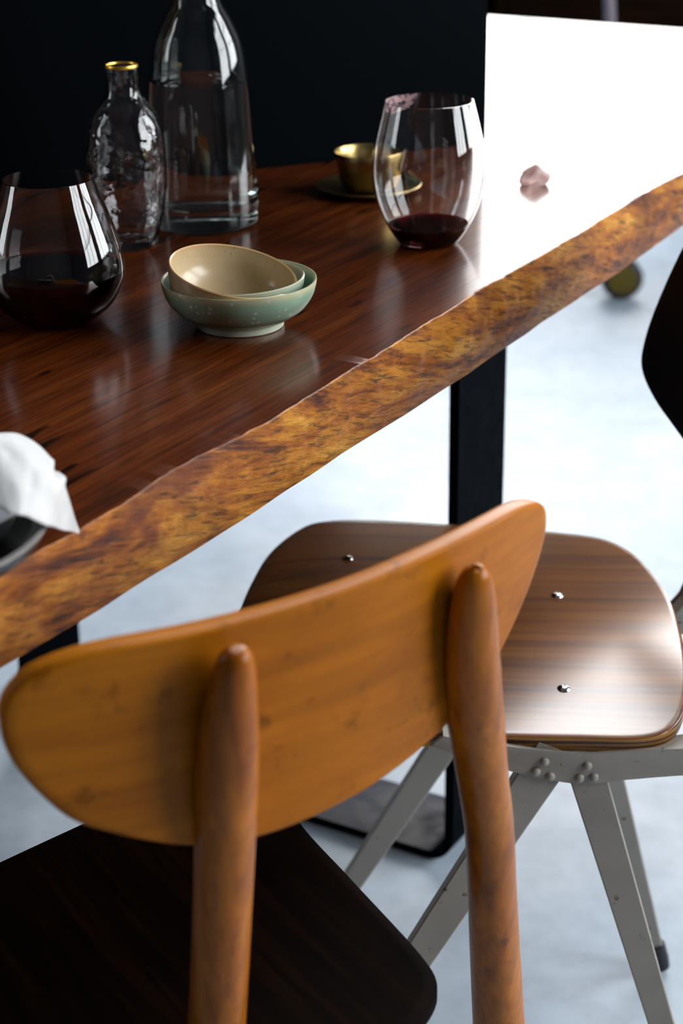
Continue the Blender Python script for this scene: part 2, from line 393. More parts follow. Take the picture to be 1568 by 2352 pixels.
# ---------------------------------------------------------------- slab table
UV = Vector((.5, .8660, 0)); VV = Vector((.8660, -.5, 0)); TZ = .75; TB = .683
def uv(u, v, z=0): return UV*u + VV*v + Vector((0,0,z))
table = tag(empty('dining_table', uv(1.5, -1.08, 0)), 'long dark red-brown wooden slab table with live edge and black metal legs', 'table')
T0 = Vector(table.location)
topx = [(0,1317),(170,1227),(300,1145),(400,1080),(465,1045),(550,1005),(625,965),(700,915),(784,865),(859,820),(934,770),(1020,720),(1115,659),(1254,581),(1364,515),(1447,465),(1519,421),(1568,399)]
botx = [(0,1535),(120,1465),(250,1385),(380,1305),(500,1230),(600,1165),(700,1100),(784,1042),(934,950),(1059,868),(1199,772),(1304,701),(1420,626),(1503,565),(1568,518)]
def curve_uv(px, z):
    l = []
    for a in px:
        q = P(*a, z); l.append((q.dot(UV), q.dot(VV)))
    return [(-.1, l[0][1]-.004), (.3, l[0][1]+.006)] + l + [(l[-1][0]+.25, l[-1][1]-.012), (2.45, l[-1][1]+.006), (2.66, l[-1][1]-.004), (2.76, l[-1][1]-.03)]
CT, CB = curve_uv(topx, TZ), curve_uv(botx, TB)
def itp(c, u):
    for a, b in zip(c, c[1:]):
        if u <= b[0]:
            t = (u-a[0])/(b[0]-a[0]); return a[1]+(b[1]-a[1])*t
    return c[-1][1]
us = []; u = .15
while u < 2.69:
    us.append(u); u += .0035 if .6 < u < 2.1 else .012
us.append(2.69)
rows = 18; VB = -1.53
edge = bmesh.new(); slab = bmesh.new(); er = []; topf = []; botf = []; topb = []; botb = []
for i, u in enumerate(us):
    vt, vb = itp(CT, u), itp(CB, u); ring = []
    vt += .0022*noise.noise((u*14, 0, 0)) + .0012*noise.noise((u*70, 3, 0))
    vb += .0015*noise.noise((u*18, 9, 0))
    for j in range(rows+1):
        t = j/rows; z = TZ + (TB-TZ)*t
        v = vt + (vb-vt)*t + .0045*math.sin(math.pi*t)
        amp = math.sin(math.pi*min(1, max(0, t)))**.5 if 0 < t < 1 else 0
        v += amp*(.0022*noise.noise((u*22, z*38, 1)) + .0012*noise.noise((u*60-z*30, z*160, 2)) + .0006*noise.noise((u*190, z*420, 5)))
        if j == 0: z -= .0006
        p = uv(u, v, z) - T0; ring.append(edge.verts.new(p))
    er.append(ring)
    chip = max(0, noise.noise((u*45, 7, 3))-.25)*.006
    c0 = uv(u, vt, TZ-.0006)-T0; c1 = uv(u, vt-.0012-chip, TZ)-T0
    topf.append((slab.verts.new(c0), slab.verts.new(c1), slab.verts.new(uv(u, vt-.03, TZ)-T0)))
    botf.append(slab.verts.new(uv(u, vb, TB)-T0))
    topb.append(slab.verts.new(uv(u, VB, TZ)-T0)); botb.append(slab.verts.new(uv(u, VB-.01, TB)-T0))
for i in range(len(us)-1):
    for j in range(rows): edge.faces.new((er[i][j], er[i+1][j], er[i+1][j+1], er[i][j+1]))
    for k in range(2): slab.faces.new((topf[i][k], topf[i+1][k], topf[i+1][k+1], topf[i][k+1]))
    slab.faces.new((topf[i][2], topf[i+1][2], topb[i+1], topb[i]))
    slab.faces.new((topb[i], topb[i+1], botb[i+1], botb[i])); slab.faces.new((botb[i], botb[i+1], botf[i+1], botf[i]))
for i in (0, -1): slab.faces.new((topf[i][0], topf[i][1], topf[i][2], topb[i], botb[i], botf[i]))
tpo = obj('tabletop', slab, [M_top, M_under, M_edge], table, True, 25)
for f in tpo.data.polygons:
    if f.normal.z < -.9: f.material_index = 1
    elif f.area < 3e-5: f.material_index = 2
tag(obj('live_edge', edge, M_edge, table, True, 60), 'rough ochre and brown natural bark-side edge')
def leg_frame(u0, v0, v1, w=.11, th=.011, z1=TB):
    fr = bmesh.new(); prof = []
    R_ = .035
    # closed rectangular loop of flat bar, rounded lower corners (outline in v,z)
    out = [(v0, z1)] + [(v0+ R_ - R_*math.cos(a), R_ - R_*math.sin(a)) for a in [k*math.pi/16 for k in range(0, 9)]] + \
          [(v1 - R_ + R_*math.sin(a), R_ - R_*math.cos(a)) for a in [k*math.pi/16 for k in range(0, 9)]] + [(v1, z1)]
    r2 = R_-th
    inn = [(v0+th, z1)] + [(v0+R_-r2*math.cos(a), R_-r2*math.sin(a)) for a in [k*math.pi/16 for k in range(0, 9)]] + \
          [(v1-R_+r2*math.sin(a), R_-r2*math.cos(a)) for a in [k*math.pi/16 for k in range(0, 9)]] + [(v1-th, z1)]
    A = []
    for uu in (u0, u0+w): A.append(([fr.verts.new(uv(uu, v, z+.001)-T0) for v, z in out], [fr.verts.new(uv(uu, v, z+.001)-T0) for v, z in inn]))
    (o1, i1), (o2, i2) = A; n = len(o1)
    for k in range(n-1):
        fr.faces.new((o1[k], o1[k+1], o2[k+1], o2[k])); fr.faces.new((i1[k], i1[k+1], i2[k+1], i2[k]))
        fr.faces.new((o1[k], o1[k+1], i1[k+1], i1[k])); fr.faces.new((o2[k], o2[k+1], i2[k+1], i2[k]))
    for k in (0, n-1): fr.faces.new((o1[k], i1[k], i2[k], o2[k]))
    lf = obj('leg_frame', fr, [M_black, M_foot], table, True, 30)
    for f in lf.data.polygons:
        if f.normal.z > .9 and f.center.z + T0.z < .05: f.material_index = 1
    return lf
leg_frame(1.585, -1.38, -.778); leg_frame(.22, -1.38, -.778)

# ---------------------------------------------------------------- things on the table
def on_table(px, py, z=TZ): q = P(px, py, z); return Vector((q.x, q.y, z))
# tall black panel
pr, pl = on_table(1114, 332), on_table(590, 389)
d = (pl-pr).normalized(); nb = Vector((d.y, -d.x, 0))
if nb.y < 0: nb = -nb
bm = bmesh.new(); Lp, Hp, rr = 1.05, .90, .007
o = []
for cx_, cz_, a0 in ((rr, rr, math.pi), (Lp-rr, rr, 1.5*math.pi), (Lp-rr, Hp-rr, 0), (rr, Hp-rr, .5*math.pi)):
    for k in range(7):
        a = a0 + k*math.pi/12; o.append((cx_+rr*math.cos(a), cz_+rr*math.sin(a)))
plate(bm, o, d, (0,0,1), nb, (0,0,.0), .030, .0015)
pan = obj('upright_panel', bm, M_panel, None, True, 30); pan.location = pr
tag(pan, 'large matte black upright panel standing on the table behind the bottles', 'panel')

def glass_lathe(outer, inner, n=96):
    """outer from base pole to rim, inner from rim to inner floor pole"""
    return lathe(outer + inner, n)
# big carafe
cq = on_table(470, 512)
car = tag(empty('water_carafe', cq), 'large tapered clear glass carafe half full of water, behind the small bottle', 'carafe')
co = c2([(.0492,.004),(.0500,.02),(.0490,.055),(.0475,.090),(.0452,.125),(.0400,.162),(.0310,.184),(.0222,.2),(.0165,.222),(.0150,.25),(.0165,.275),(.0185,.283)], 6)
ci = c2([(.0165,.2835),(.0145,.275),(.0130,.25),(.0145,.222),(.0200,.2),(.0287,.184),(.0376,.162),(.0428,.125),(.0451,.090),(.0466,.055),(.0474,.030),(.0462,.0225),(.040,.0200)], 6)
obj('carafe_body', glass_lathe([(0,.002),(.030,.002),(.043,.0005),(.0475,.0012)]+co, ci+[(.02,.0192),(0,.019)]), M_cglass, car)
wl = .1305
def inner_r(pts, z):
    best = None
    for a, b in zip(pts, pts[1:]):
        if (a[1]-z)*(b[1]-z) <= 0 and a[1] != b[1]:
            t = (z-a[1])/(b[1]-a[1]); best = a[0]+(b[0]-a[0])*t
    return best
def liquid(inner, zt, floor, e=.00025):
    pts = [(r+e, z-e) for r, z in inner if z < zt-.001 and z > floor]
    pts.sort(key=lambda q: q[1]); rt_ = inner_r(inner, zt)
    return lathe([(0, floor-e)] + [(max(p[0],0), p[1]) for p in pts] + [(rt_+e, zt+.0008), (rt_-.0006, zt+.0002), (rt_-.002, zt), (0, zt)], 96)
w = obj('carafe_water', liquid(ci+[(.02,.0192),(0,.019)], wl, .0191), M_water); w.location = cq
tag(w, 'clear water filling the lower half of the large carafe', 'water')
# small bottle
sq = on_table(302, 566)
sb = tag(empty('glass_bottle', sq), 'small empty dimpled glass bottle with narrow neck and gold rim', 'bottle')
so = c2([(.0205,.0015),(.0235,.006),(.0275,.020),(.0325,.045),(.0345,.065),(.0343,.085),(.0325,.102),(.0270,.117),(.0195,.127),(.0150,.134),(.0137,.142),(.0137,.157)], 6)
si = c2([(.0127,.1575),(.0126,.142),(.0138,.1335),(.0182,.1265),(.0257,.1163),(.0311,.102),(.0329,.085),(.0331,.065),(.0311,.045),(.0262,.020),(.0222,.0105),(.0165,.0085)], 6)
bmb = glass_lathe([(0,.003),(.014,.002),(.019,.0003)]+so, si+[(0,.0085)], 128)
for v in bmb.verts:
    z = v.co.z; r = math.hypot(v.co.x, v.co.y)
    if r > .01 and z > .008:
        a = math.atan2(v.co.y, v.co.x); wgt = min(1, max(0, (z-.01)/.02))*min(1, max(0, (.112-z)/.03))
        k = 1 + wgt*.020*noise.noise((math.cos(a)*3.2, math.sin(a)*3.2, z*85))
        v.co.x *= k; v.co.y *= k
obj('bottle_body', bmb, M_dimple, sb)
tb = bmesh.new()
for k in range(96):
    pass
lathe([(.0124,.1574),(.0127,.1586),(.0134,.1590),(.0140,.1583),(.01405,.1568),(.0139,.1560),(.0136,.1566)], 96, True, tb)
tag(obj('gold_rim', tb, M_gold, sb), 'thin gold rim')
# right stemless glass
gq = on_table(983, 558)
gr = tag(empty('wine_glass', gq), 'tall stemless wine glass with lip mark and a little wine, before the brass cup', 'glass', None)
go = c2([(.0225,.0006),(.0270,.003),(.0345,.014),(.0425,.030),(.0480,.050),(.0492,.066),(.0475,.086),(.0430,.107),(.0383,.125)], 8)
gi = c2([(.0376,.1252),(.0421,.107),(.0465,.086),(.0481,.066),(.0468,.050),(.0413,.030),(.0332,.0145),(.0255,.0062),(.020,.0052)], 8)
obj('glass_bowl', glass_lathe([(0,.0012),(.016,.0008),(.020,.0003)]+go, gi+[(0,.005)], 128), M_glass, gr)
w = obj('wine', liquid(gi+[(0,.005)], .0175, .0051), M_wine); w.location = gq
tag(w, 'shallow pool of red wine in the bottom of the tall stemless glass', 'wine')
lm = bmesh.new(); gridv = []
for i in range(14):
    rowv = []
    for j in range(10):
        a = math.radians(103 + 62*i/13); t = j/9
        # ragged crescent below the rim, on the inside of the glass
        dep = .0045 + .012*math.sin(math.pi*min(1, max(0, i/13)))**.7 + .002*noise.noise((i*.6, 0, 4))
        z = .1245 - dep*t; rad = inner_r(gi, z)-.00012
        rowv.append(lm.verts.new((rad*math.cos(a), rad*math.sin(a), z)))
    gridv.append(rowv)
for i in range(13):
    for j in range(9): lm.faces.new((gridv[i][j], gridv[i+1][j], gridv[i+1][j+1], gridv[i][j+1]))
ml = N('lipstick_smudge'); vv_ = ml.coord()
ml.set(Base_Color=(.78,.48,.50), Roughness=.6); ml.l(ml.ramp(ml.noise(vv_, 190, 3), [(.40, g3(.06)), (.52, g3(.55))]), ml.b.inputs['Alpha'])
tag(obj('lip_mark', lm, ml.m, gr), 'smudged pink lip mark')
# left big stemless glass
lq = on_table(132, 735)
gl = tag(empty('wine_glass', lq), 'wide stemless glass half full of dark red wine, cut by the left side', 'glass')
lo = c2([(.0230,.0006),(.0320,.004),(.0450,.015),(.0530,.030),(.0547,.042),(.0520,.060),(.0450,.082),(.0385,.099),(.0343,.1110)], 8)
li = c2([(.0336,.1112),(.0376,.099),(.0441,.082),(.0510,.060),(.0537,.042),(.0519,.030),(.0436,.0155),(.0305,.0065),(.020,.0052)], 8)
obj('glass_bowl', glass_lathe([(0,.0012),(.016,.0008),(.020,.0003)]+lo, li+[(0,.005)], 128), M_glass, gl)
w = obj('wine', liquid(li+[(0,.005)], .040, .0051), M_wine); w.location = lq
tag(w, 'deep pool of dark red wine filling the wide stemless glass', 'wine')
# brass cup and saucer
bq = on_table(845, 440)
s = obj('brass_saucer', lathe([(0,.0012),(.030,.0008),(.034,.0002),(.046,.0035),(.0512,.0062),(.0520,.0072),(.0510,.0078),(.046,.0056),(.034,.0026),(.030,.0022),(0,.0022)], 96), M_brass)
s.location = bq; tag(s, 'thin round brass saucer under the small brass cup', 'saucer')
cu = obj('brass_cup', lathe([(0,.0004),(.0225,.0004),(.0255,.0025),(.0285,.010),(.0325,.029),(.0338,.0365),(.0334,.0372),(.0328,.0366),(.0315,.029),(.0275,.0105),(.0245,.0038),(0,.0032)], 96), M_brass)
cu.location = bq+Vector((.001,.002,.0027)); tag(cu, 'small round brushed brass cup behind the tall stemless glass', 'cup')
# pink crystal
bm = bmesh.new(); bmesh.ops.create_icosphere(bm, subdivisions=4, radius=1)
for v in bm.verts:
    n_ = noise.noise(v.co*1.6+Vector((3,1,4)))*.32 + noise.noise(v.co*4)*.10
    c = v.co*(1+n_); c = Vector((c.x*.0145, c.y*.010, c.z*.0095)); c.z = max(c.z, -.0055-.0015*abs(c.x)/.015)
    c.z += .006*math.exp(-((c.x-.004)/.006)**2)*max(0, v.co.z) + .0006*abs(c.x/.0155)**2
    v.co = c
zmin = min(v.co.z for v in bm.verts)
for v in bm.verts: v.co.z -= zmin
kq = on_table(1225, 424)
kr = obj('rock_crystal', bm, M_crystal, None, True, 80); kr.location = kq
tag(kr, 'small pale pink rock crystal lying on the brightly shining tabletop', 'crystal')

# nested bowls
gbq = on_table(552, 746)
gb = empty('green_bowl', gbq); tag(gb, 'speckled celadon green bowl with foot ring, bottom of the nested stack', 'bowl', None)
gprof = c2([(.0335,.0050),(.0400,.0085),(.0495,.0150),(.0560,.0240),(.0586,.0320),(.0592,.0362)], 6)
ginn = c2([(.0583,.0372),(.0568,.0350),(.0540,.0240),(.0475,.0170),(.036,.0105),(.020,.0085)], 6)
obj('bowl_body', lathe([(0,.0045),(.030,.0045)]+gprof+[(.0590,.0372)]+ginn+[(0,.0082)], 128), M_green, gb)
tag(obj('foot_ring', lathe([(.0290,.0052),(.0292,.0006),(.0300,0),(.0325,0),(.0334,.0008),(.0338,.0054)], 96), M_foot_ring, gb), 'cream glazed foot ring')
def small_bowl(name, R_, hh, mat, loc, rx, ry, fr=.45):
    b = obj(name, lathe([(0,.0008),(R_*fr*.9,.0006),(R_*fr,0)] + c2([(R_*(fr+.05),.001),(R_*.72,.0055),(R_*.90,.0145),(R_*.975,hh*.72),(R_,hh-.0008)],6) + [(R_-.0008,hh),(R_-.0020,hh-.0006)] +
        c2([(R_*.945,hh*.72),(R_*.865,.0160),(R_*.68,.0078),(R_*.50,.0040),(R_*.40,.0045),(R_*.2,.0036)],6) + [(0,.0034)], 128), mat)
    b.rotation_euler = (rx, ry, 0)
    b.matrix_world = Matrix.Translation(loc) @ Matrix.Rotation(ry, 4, 'Y') @ Matrix.Rotation(rx, 4, 'X') @ Matrix.Translation((0,0,-hh))
    return b
mb = small_bowl('sage_bowl', .0515, .030, M_sage, on_table(541, 640, TZ)*1.0, math.radians(2), math.radians(-2))
def rim_at(px, py, h): return P(px, py, TZ+h)
mb.matrix_world = Matrix.Translation(Vector((gbq.x-.0015, gbq.y+.001, TZ+.0385))) @ Matrix.Rotation(math.radians(-1), 4, 'Y') @ Matrix.Rotation(math.radians(0), 4, 'X') @ Matrix.Translation((0,0,-.030))
tag(mb, 'pale sage green bowl nested between the tan bowl and the speckled bowl', 'bowl')
tn = small_bowl('tan_bowl', .0490, .0360, M_tan, (0,0,0), 0, 0)
tn.matrix_world = Matrix.Translation(rim_at(535, 620, .0455)) @ Matrix.Rotation(math.radians(11), 4, 'Y') @ Matrix.Rotation(math.radians(7), 4, 'X') @ Matrix.Translation((0,0,-.0360))
tag(tn, 'speckled tan bowl lying tilted on top of the nested stack', 'bowl')
bm = bmesh.new()
el = [(.0052*math.cos(a), .0026*math.sin(a), .0038) for a in [2*math.pi*k/32 for k in range(32)]]
tube(bm, el+[el[0]], .00018, 6, False)
for k in range(3): tube(bm, [(-.003+.0022*k, -.0012, .0038), (-.0018+.0022*k, .0012, .0038)], .00016, 6)
mk = obj('stamped_mark', bm, M_tan, tn); mk.location = (-.010, -.001, 0); mk.rotation_euler = (0,0,-.4)

# dark bowl with napkin and small dish at the left edge
dq = on_table(-298, 1308)
db = empty('serving_bowl', dq); tag(db, 'dark shallow stoneware bowl under the napkin, cut by the left side', 'bowl')
obj('bowl_body', lathe([(0,.001),(.045,.0006),(.050,0)]+c2([(.055,.002),(.082,.010),(.095,.018),(.0995,.0265)],5)+c2([(.0960,.0265),(.091,.018),(.078,.0115),(.050,.0055),(.02,.005)],5)+[(0,.005)], 128), M_dbowl, db)
tag(obj('rim', lathe([(.0957,.0262),(.0960,.0275),(.0978,.0283),(.0996,.0275),(.0999,.0262),(.0978,.0258)], 128, True), M_dbrim, db), 'pale grey rim')
wq = P(-92, 1166, TZ+.030)
wd = obj('white_dish', lathe([(0,.001),(.014,.0004),(.016,0),(.024,.006),(.0300,.0165),(.0306,.0200),(.0298,.0206),(.0288,.0196),(.022,.008),(0,.004)], 64), M_white)
wd.location = Vector((wq.x, wq.y, TZ+.0075)); tag(wd, 'small white porcelain dish inside the dark bowl at the left side', 'dish')
upc = [(-200,1030,.790),(-100,1000,.800),(-40,993,.802),(0,992,.800),(40,993,.796),(75,1010,.792),(100,1030,.788),(118,1050,.786),(126,1058,.785),(125,1078,.784),(138,1084,.783),(153,1097,.781),(150,1113,.779),(158,1140,.775),(165,1165,.769),(174,1195,.761),(183,1220,.754)]
loc_ = [(-200,1200,.784),(-100,1180,.786),(-40,1160,.788),(0,1166,.788),(20,1178,.787),(45,1182,.786),(60,1185,.784),(72,1190,.782),(84,1196,.779),(96,1202,.775),(108,1207,.771),(120,1211,.767),(131,1214,.763),(141,1217,.760),(152,1220,.757),(166,1222,.755),(183,1226,.753)]
NR = 16
ua = crom(upc, 4); lb = crom(loc_, 4); bm = bmesh.new(); G = []
for i, (a, b) in enumerate(zip(ua, lb)):
    lift = .013*min(1, (len(ua)-1-i)/22); row = []; A = P(a.x, a.y, a.z+lift); B = P(b.x, b.y, b.z+lift)
    w_ = (B-A).length
    for j in range(NR+1):
        t = j/NR; p = A.lerp(B, t)
        fold = .0035*noise.noise((p.x*55+p.y*40, p.y*14-p.x*16, 2)) + .0012*noise.noise((p.x*160, p.y*120, 6))
        p.z += (w_*.10)*math.sin(math.pi*t) + .7*fold*min(1, 8*t*(1-t)+.15)*min(1, (len(ua)-1-i)/8)
        p.z = max(p.z, TZ+.0012)
        row.append(bm.verts.new(p))
    G.append(row)
for i in range(len(G)-1):
    for j in range(NR): bm.faces.new((G[i][j], G[i+1][j], G[i+1][j+1], G[i][j+1]))
nap = obj('linen_napkin', bm, M_linen, None, True, 80)
md = nap.modifiers.new('s', 'SOLIDIFY'); md.thickness = .0014; md.offset = -1
md = nap.modifiers.new('v', 'SUBSURF'); md.levels = md.render_levels = 1
tag(nap, 'crumpled white linen napkin with frayed edge draped over the dark bowl', 'napkin')

# ---------------------------------------------------------------- front chair (honey wood, seen from behind)
th = math.radians(40); RR = Vector((math.cos(th), math.sin(th), 0)); AA = Vector((-math.sin(th), math.cos(th), 0))
LM, F0, RB, ZB, TL = .5756, .679, .45, .70, math.radians(5)
corg = RR*LM + AA*.83
ch = tag(empty('wooden_chair', (corg.x, corg.y, 0), th), 'honey brown bentwood chair seen from behind, nearest the camera', 'chair')
def cl(lat, f, z): return Vector((lat-LM, f-.83, z))       # chair-local coordinates
def bsurf(sx, sz):
    a = sx/RB; x = RB*math.sin(a); yy = RB*(1-math.cos(a))
    Zt = Vector((0, -math.sin(TL), math.cos(TL))); Yt = Vector((0, math.cos(TL), math.sin(TL)))
    n_ = (Vector((math.sin(a), 0, 0)) - Yt*math.cos(a))
    p = cl(LM, F0, ZB) + Vector((x,0,0)) + Yt*yy + Zt*sz
    return p - n_*.0055, n_
bo = closed_spline([(-.197,.027),(-.194,.040),(-.183,.051),(-.165,.0575),(-.143,.0605),(-.10,.0605),(-.05,.0605),(0,.0605),(.05,.0605),(.10,.0585),(.143,.0545),(.168,.0485),(.186,.0400),(.195,.0290),
  (.194,.0130),(.178,-.0080),(.156,-.027),(.138,-.040),(.116,-.051),(.077,-.0640),(.03,-.0735),(0,-.0765),(-.04,-.0785),(-.078,-.0755),(-.11,-.066),(-.143,-.050),(-.165,-.036),(-.184,-.012),(-.194,.008)], 8)
bk = obj('backrest', sheet((0, -.005), bo, bsurf, .013, .0040, 20), M_back, ch, True, 50)
def onplane(px, py, z, k=.21, f0=.664):
    """pixel onto the leaning plane that holds the two posts"""
    n_ = AA + Vector((0,0,1))*k; c = f0 + k*.755
    d_ = ray(px, py); t = (c - CAMP.dot(n_))/d_.dot(n_); return CAMP + d_*t
def post(pxs, name='back_post', foot=None):
    pts = []; rad = []
    for (px, py, wpx) in pxs:
        q = onplane(px, py, 0); depth = (q-CAMP).dot(fw)
        pts.append(cl(q.dot(RR), q.dot(AA), q.z)); rad.append(wpx/2*depth/F)
    end = pts[-1].copy(); sgx = 1 if end.x > 0 else -1; vy = (pts[-1].y-pts[-3].y)/(pts[-3].z-pts[-1].z); L0 = end.z-.002
    vx = (pts[-1].x-pts[-3].x)/(pts[-3].z-pts[-1].z); r_e = rad[-1]
    for t in (.08, .18, .3, .45, .6, .75, .9, 1.0):
        d_ = L0*t; pts.append(Vector((end.x + vx*d_*(1-t) + sgx*.030*t*t, end.y + vy*d_*(1-t) - .02*t*t, end.z-d_)))
        rad.append(r_e + (.0105-r_e)*t)
    n0 = 5; cp = crom([(p.x, p.y, p.z) for p in pts], n0); cr = []
    for i in range(len(pts)-1):
        for k in range(n0): cr.append(rad[i]+(rad[i+1]-rad[i])*k/n0)
    cr.append(rad[-1])
    rd = [(r, r*.92) for r in cr]
    bm = tube(bmesh.new(), cp, rd, 28, True, (1,0,0)); return bm
Lpost = [(541,1492,10),(541,1493,40),(541,1500,68),(540,1515,88),(537,1545,106),(534,1580,118),(530,1620,128),(525,1700,146),(521,1780,152),(519,1850,150),(516,1950,144),(510,2100,140),(503,2250,138),(497,2352,138)]
Rpost = [(1087,1307,10),(1087,1308,38),(1088,1316,64),(1089,1335,86),(1087,1375,106),(1085,1410,116),(1083,1470,128),(1083,1540,140),(1088,1620,140),(1098,1700,132),(1110,1800,122),(1123,1900,118),(1130,2050,117),(1137,2200,120),(1145,2352,124)]
for L_ in (Lpost, Rpost): obj('back_post', post(L_), M_post, ch, True, 70)
# seat
sf = 1.03
so_ = [(.5756-.165,1.022),(.5756-.08,1.024),(.60,1.029),(.675,1.031),(.722,1.020),(.742,.990),(.738,.945),(.727,.905),(.715,.850),(.702,.790),(.692,.750),(.681,.722),(.660,.705),(.625,.695),(.57,.692),(.51,.695),(.465,.705),(.435,.735),(.425,.79),(.408,.85),(.395,.91),(.385,.96),(.388,1.0)]
so_ = closed_spline([(a-LM, b-.83) for a, b in so_], 6)
def ssurf(x, y):
    return Vector((x, y, .4245 - .006*max(0, 1-(x/.14)**2-(y/.15)**2))), Vector((0,0,1))
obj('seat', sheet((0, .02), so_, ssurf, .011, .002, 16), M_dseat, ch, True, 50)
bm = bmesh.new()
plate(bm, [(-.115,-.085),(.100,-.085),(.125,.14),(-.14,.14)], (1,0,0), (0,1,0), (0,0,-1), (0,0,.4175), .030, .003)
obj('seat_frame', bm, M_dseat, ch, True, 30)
for sx, tx in ((-.125, -.15), (.115, .14)):
    obj('leg', tube(bmesh.new(), [(sx, .125, .40), ((sx+tx)/2, .14, .2), (tx, .155, .002)], [(.016,.016),(.014,.014),(.010,.010)], 20, True, (1,0,0)), M_post, ch)
# small brass-coloured spacer bolts holding the backrest
for sx in (-1, 1):
    L_ = Lpost if sx < 0 else Rpost
    q = onplane(*((1083, 1560) if sx > 0 else (527, 1705)), 0); a = cl(q.dot(RR), q.dot(AA), q.z)
    b_ = a + Vector((0, .020, 0))
    obj('spacer', tube(bmesh.new(), [a, b_], .005, 14, True), M_bbrass, ch)

# ---------------------------------------------------------------- steel chair with plywood seat (behind)
SC = Vector((.18, 1.474, 0))
sc = tag(empty('plywood_chair', SC), 'chair with brown plywood seat and riveted grey steel legs, beside the table', 'chair')
so2 = [(-.093,1.486),(-.084,1.551),(-.068,1.618),(-.040,1.668),(-.015,1.681),(.040,1.678),(.091,1.669),(.145,1.657),(.200,1.643),(.245,1.625),(.268,1.592),(.279,1.550),(.287,1.486),(.286,1.402),(.276,1.330),(.262,1.288),(.235,1.271),(.18,1.272),(.126,1.275),(.073,1.279),(.02,1.282),(-.025,1.287),(-.055,1.305),(-.074,1.350),(-.088,1.410),(-.094,1.450)]
so2 = closed_spline([(a-SC.x, b-SC.y+max(0, min(1, (1.36-b)/.07))*.005) for a, b in so2], 6)
def seat_surf(x, y):
    t = y/.20; kk = .0190 if t < 0 else .004; dz = .006-kk*(abs(t)**1.8)
    tl = max(0, (-x-.16)/.11); z = .4480 + dz - .012*tl*tl + .05*max(0, x-.05)**1.6
    dzdy = -kk*1.8*abs(t)**.8*(1 if t > 0 else -1)/.20
    return Vector((x, y, z)), Vector((0, -dzdy, 1)).normalized()
bm = sheet((.0, .0), so2, seat_surf, .013, .0012, 26)
for f in bm.faces:
    f.material_index = 1 if abs(f.normal.z) < .5 else 0
st = obj('seat', bm, [M_seat, M_ply], sc, True, 50)
for f in st.data.polygons:
    f.material_index = 1 if abs(f.normal.z) < .55 else 0
def screw(x, y):
    p, n_ = seat_surf(x-SC.x, y-SC.y)
    s_ = obj('screw', lathe([(0,-.002),(.0058,-.002),(.0060,.0002),(.0050,.0018),(.0030,.0028),(.0012,.0031),(0,.0024)], 24), M_chrome, sc)
    s_.location = p + n_*.0055
for (px, py) in ((798,1303), (1278,1392), (1297,1597)):
    q = P(px, py, .45); screw(q.x, q.y+(.010 if q.y < 1.4 else 0))
screw(-.010, 1.262+.03)
# backrest: curved ply, hollow towards the seat
def back_surf(s_, z):
    Rb = .42; a = s_/Rb; lean = math.radians(14)
    x = .352 - Rb*(1-math.cos(a)) - SC.x; y = Rb*math.sin(a) - .029
    n_ = Vector((-math.cos(a), -math.sin(a), 0))
    return Vector((x + math.tan(lean)*(z-.72), y, z)), n_
hb = [(.0,.822),(.10,.818),(.150,.802),(.172,.780),(.186,.738),(.195,.692),(.1975,.652),(.190,.624),(.160,.604),(.12,.592),(.08,.585),(.04,.582),(0,.581)]
hb = hb[:-1] + [hb[-1]] + [(-a, b) for a, b in hb[-2:0:-1]]
hb = closed_spline([(a*1.055, b) for a, b in hb], 5)
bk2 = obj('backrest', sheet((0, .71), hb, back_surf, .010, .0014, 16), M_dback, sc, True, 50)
# rails (side frames)
zr_ = [(1018,1691),(1165,1714),(1240,1724),(1309,1731),(1365,1732),(1420,1727),(1500,1722),(1568,1720)]
zb_ = [(988,1714),(1043,1735),(1100,1752),(1170,1771),(1254,1791),(1309,1799),(1375,1799),(1420,1793),(1500,1786),(1568,1781)]
YN = 1.273
tp = [PY(x, y, YN) for x, y in zr_]; bp = [PY(x, y, YN) for x, y in zb_]
outl = [(q.x-SC.x, q.z) for q in tp] ; ql = outl[-1]; qb = (bp[-1].x-SC.x, bp[-1].z)
zt_e, zb_e = ql[1], qb[1]; xe = .115
outl += [(xe, zt_e+.004), (xe+.012, zt_e+.02), (xe+.030, .50), (xe+.048, .62), (xe+.072, .745), (xe+.097, .74), (xe+.075, .61), (xe+.060, .48), (xe+.045, zt_e-.005), (xe+.030, zb_e+.006), (xe+.012, zb_e+.001)]
outl += [(q.x-SC.x, q.z) for q in bp[::-1]]
for sy in (YN+.006, 1.54-.006):
    p_, n_ = back_surf(sy-SC.y+.029, .70)
    obj('spacer', tube(bmesh.new(), [p_ - n_*.004, Vector((xe+.072, sy-SC.y, .70))], .009, 16), M_chrome, sc)
YC = .5*(YN+1.54)-SC.y
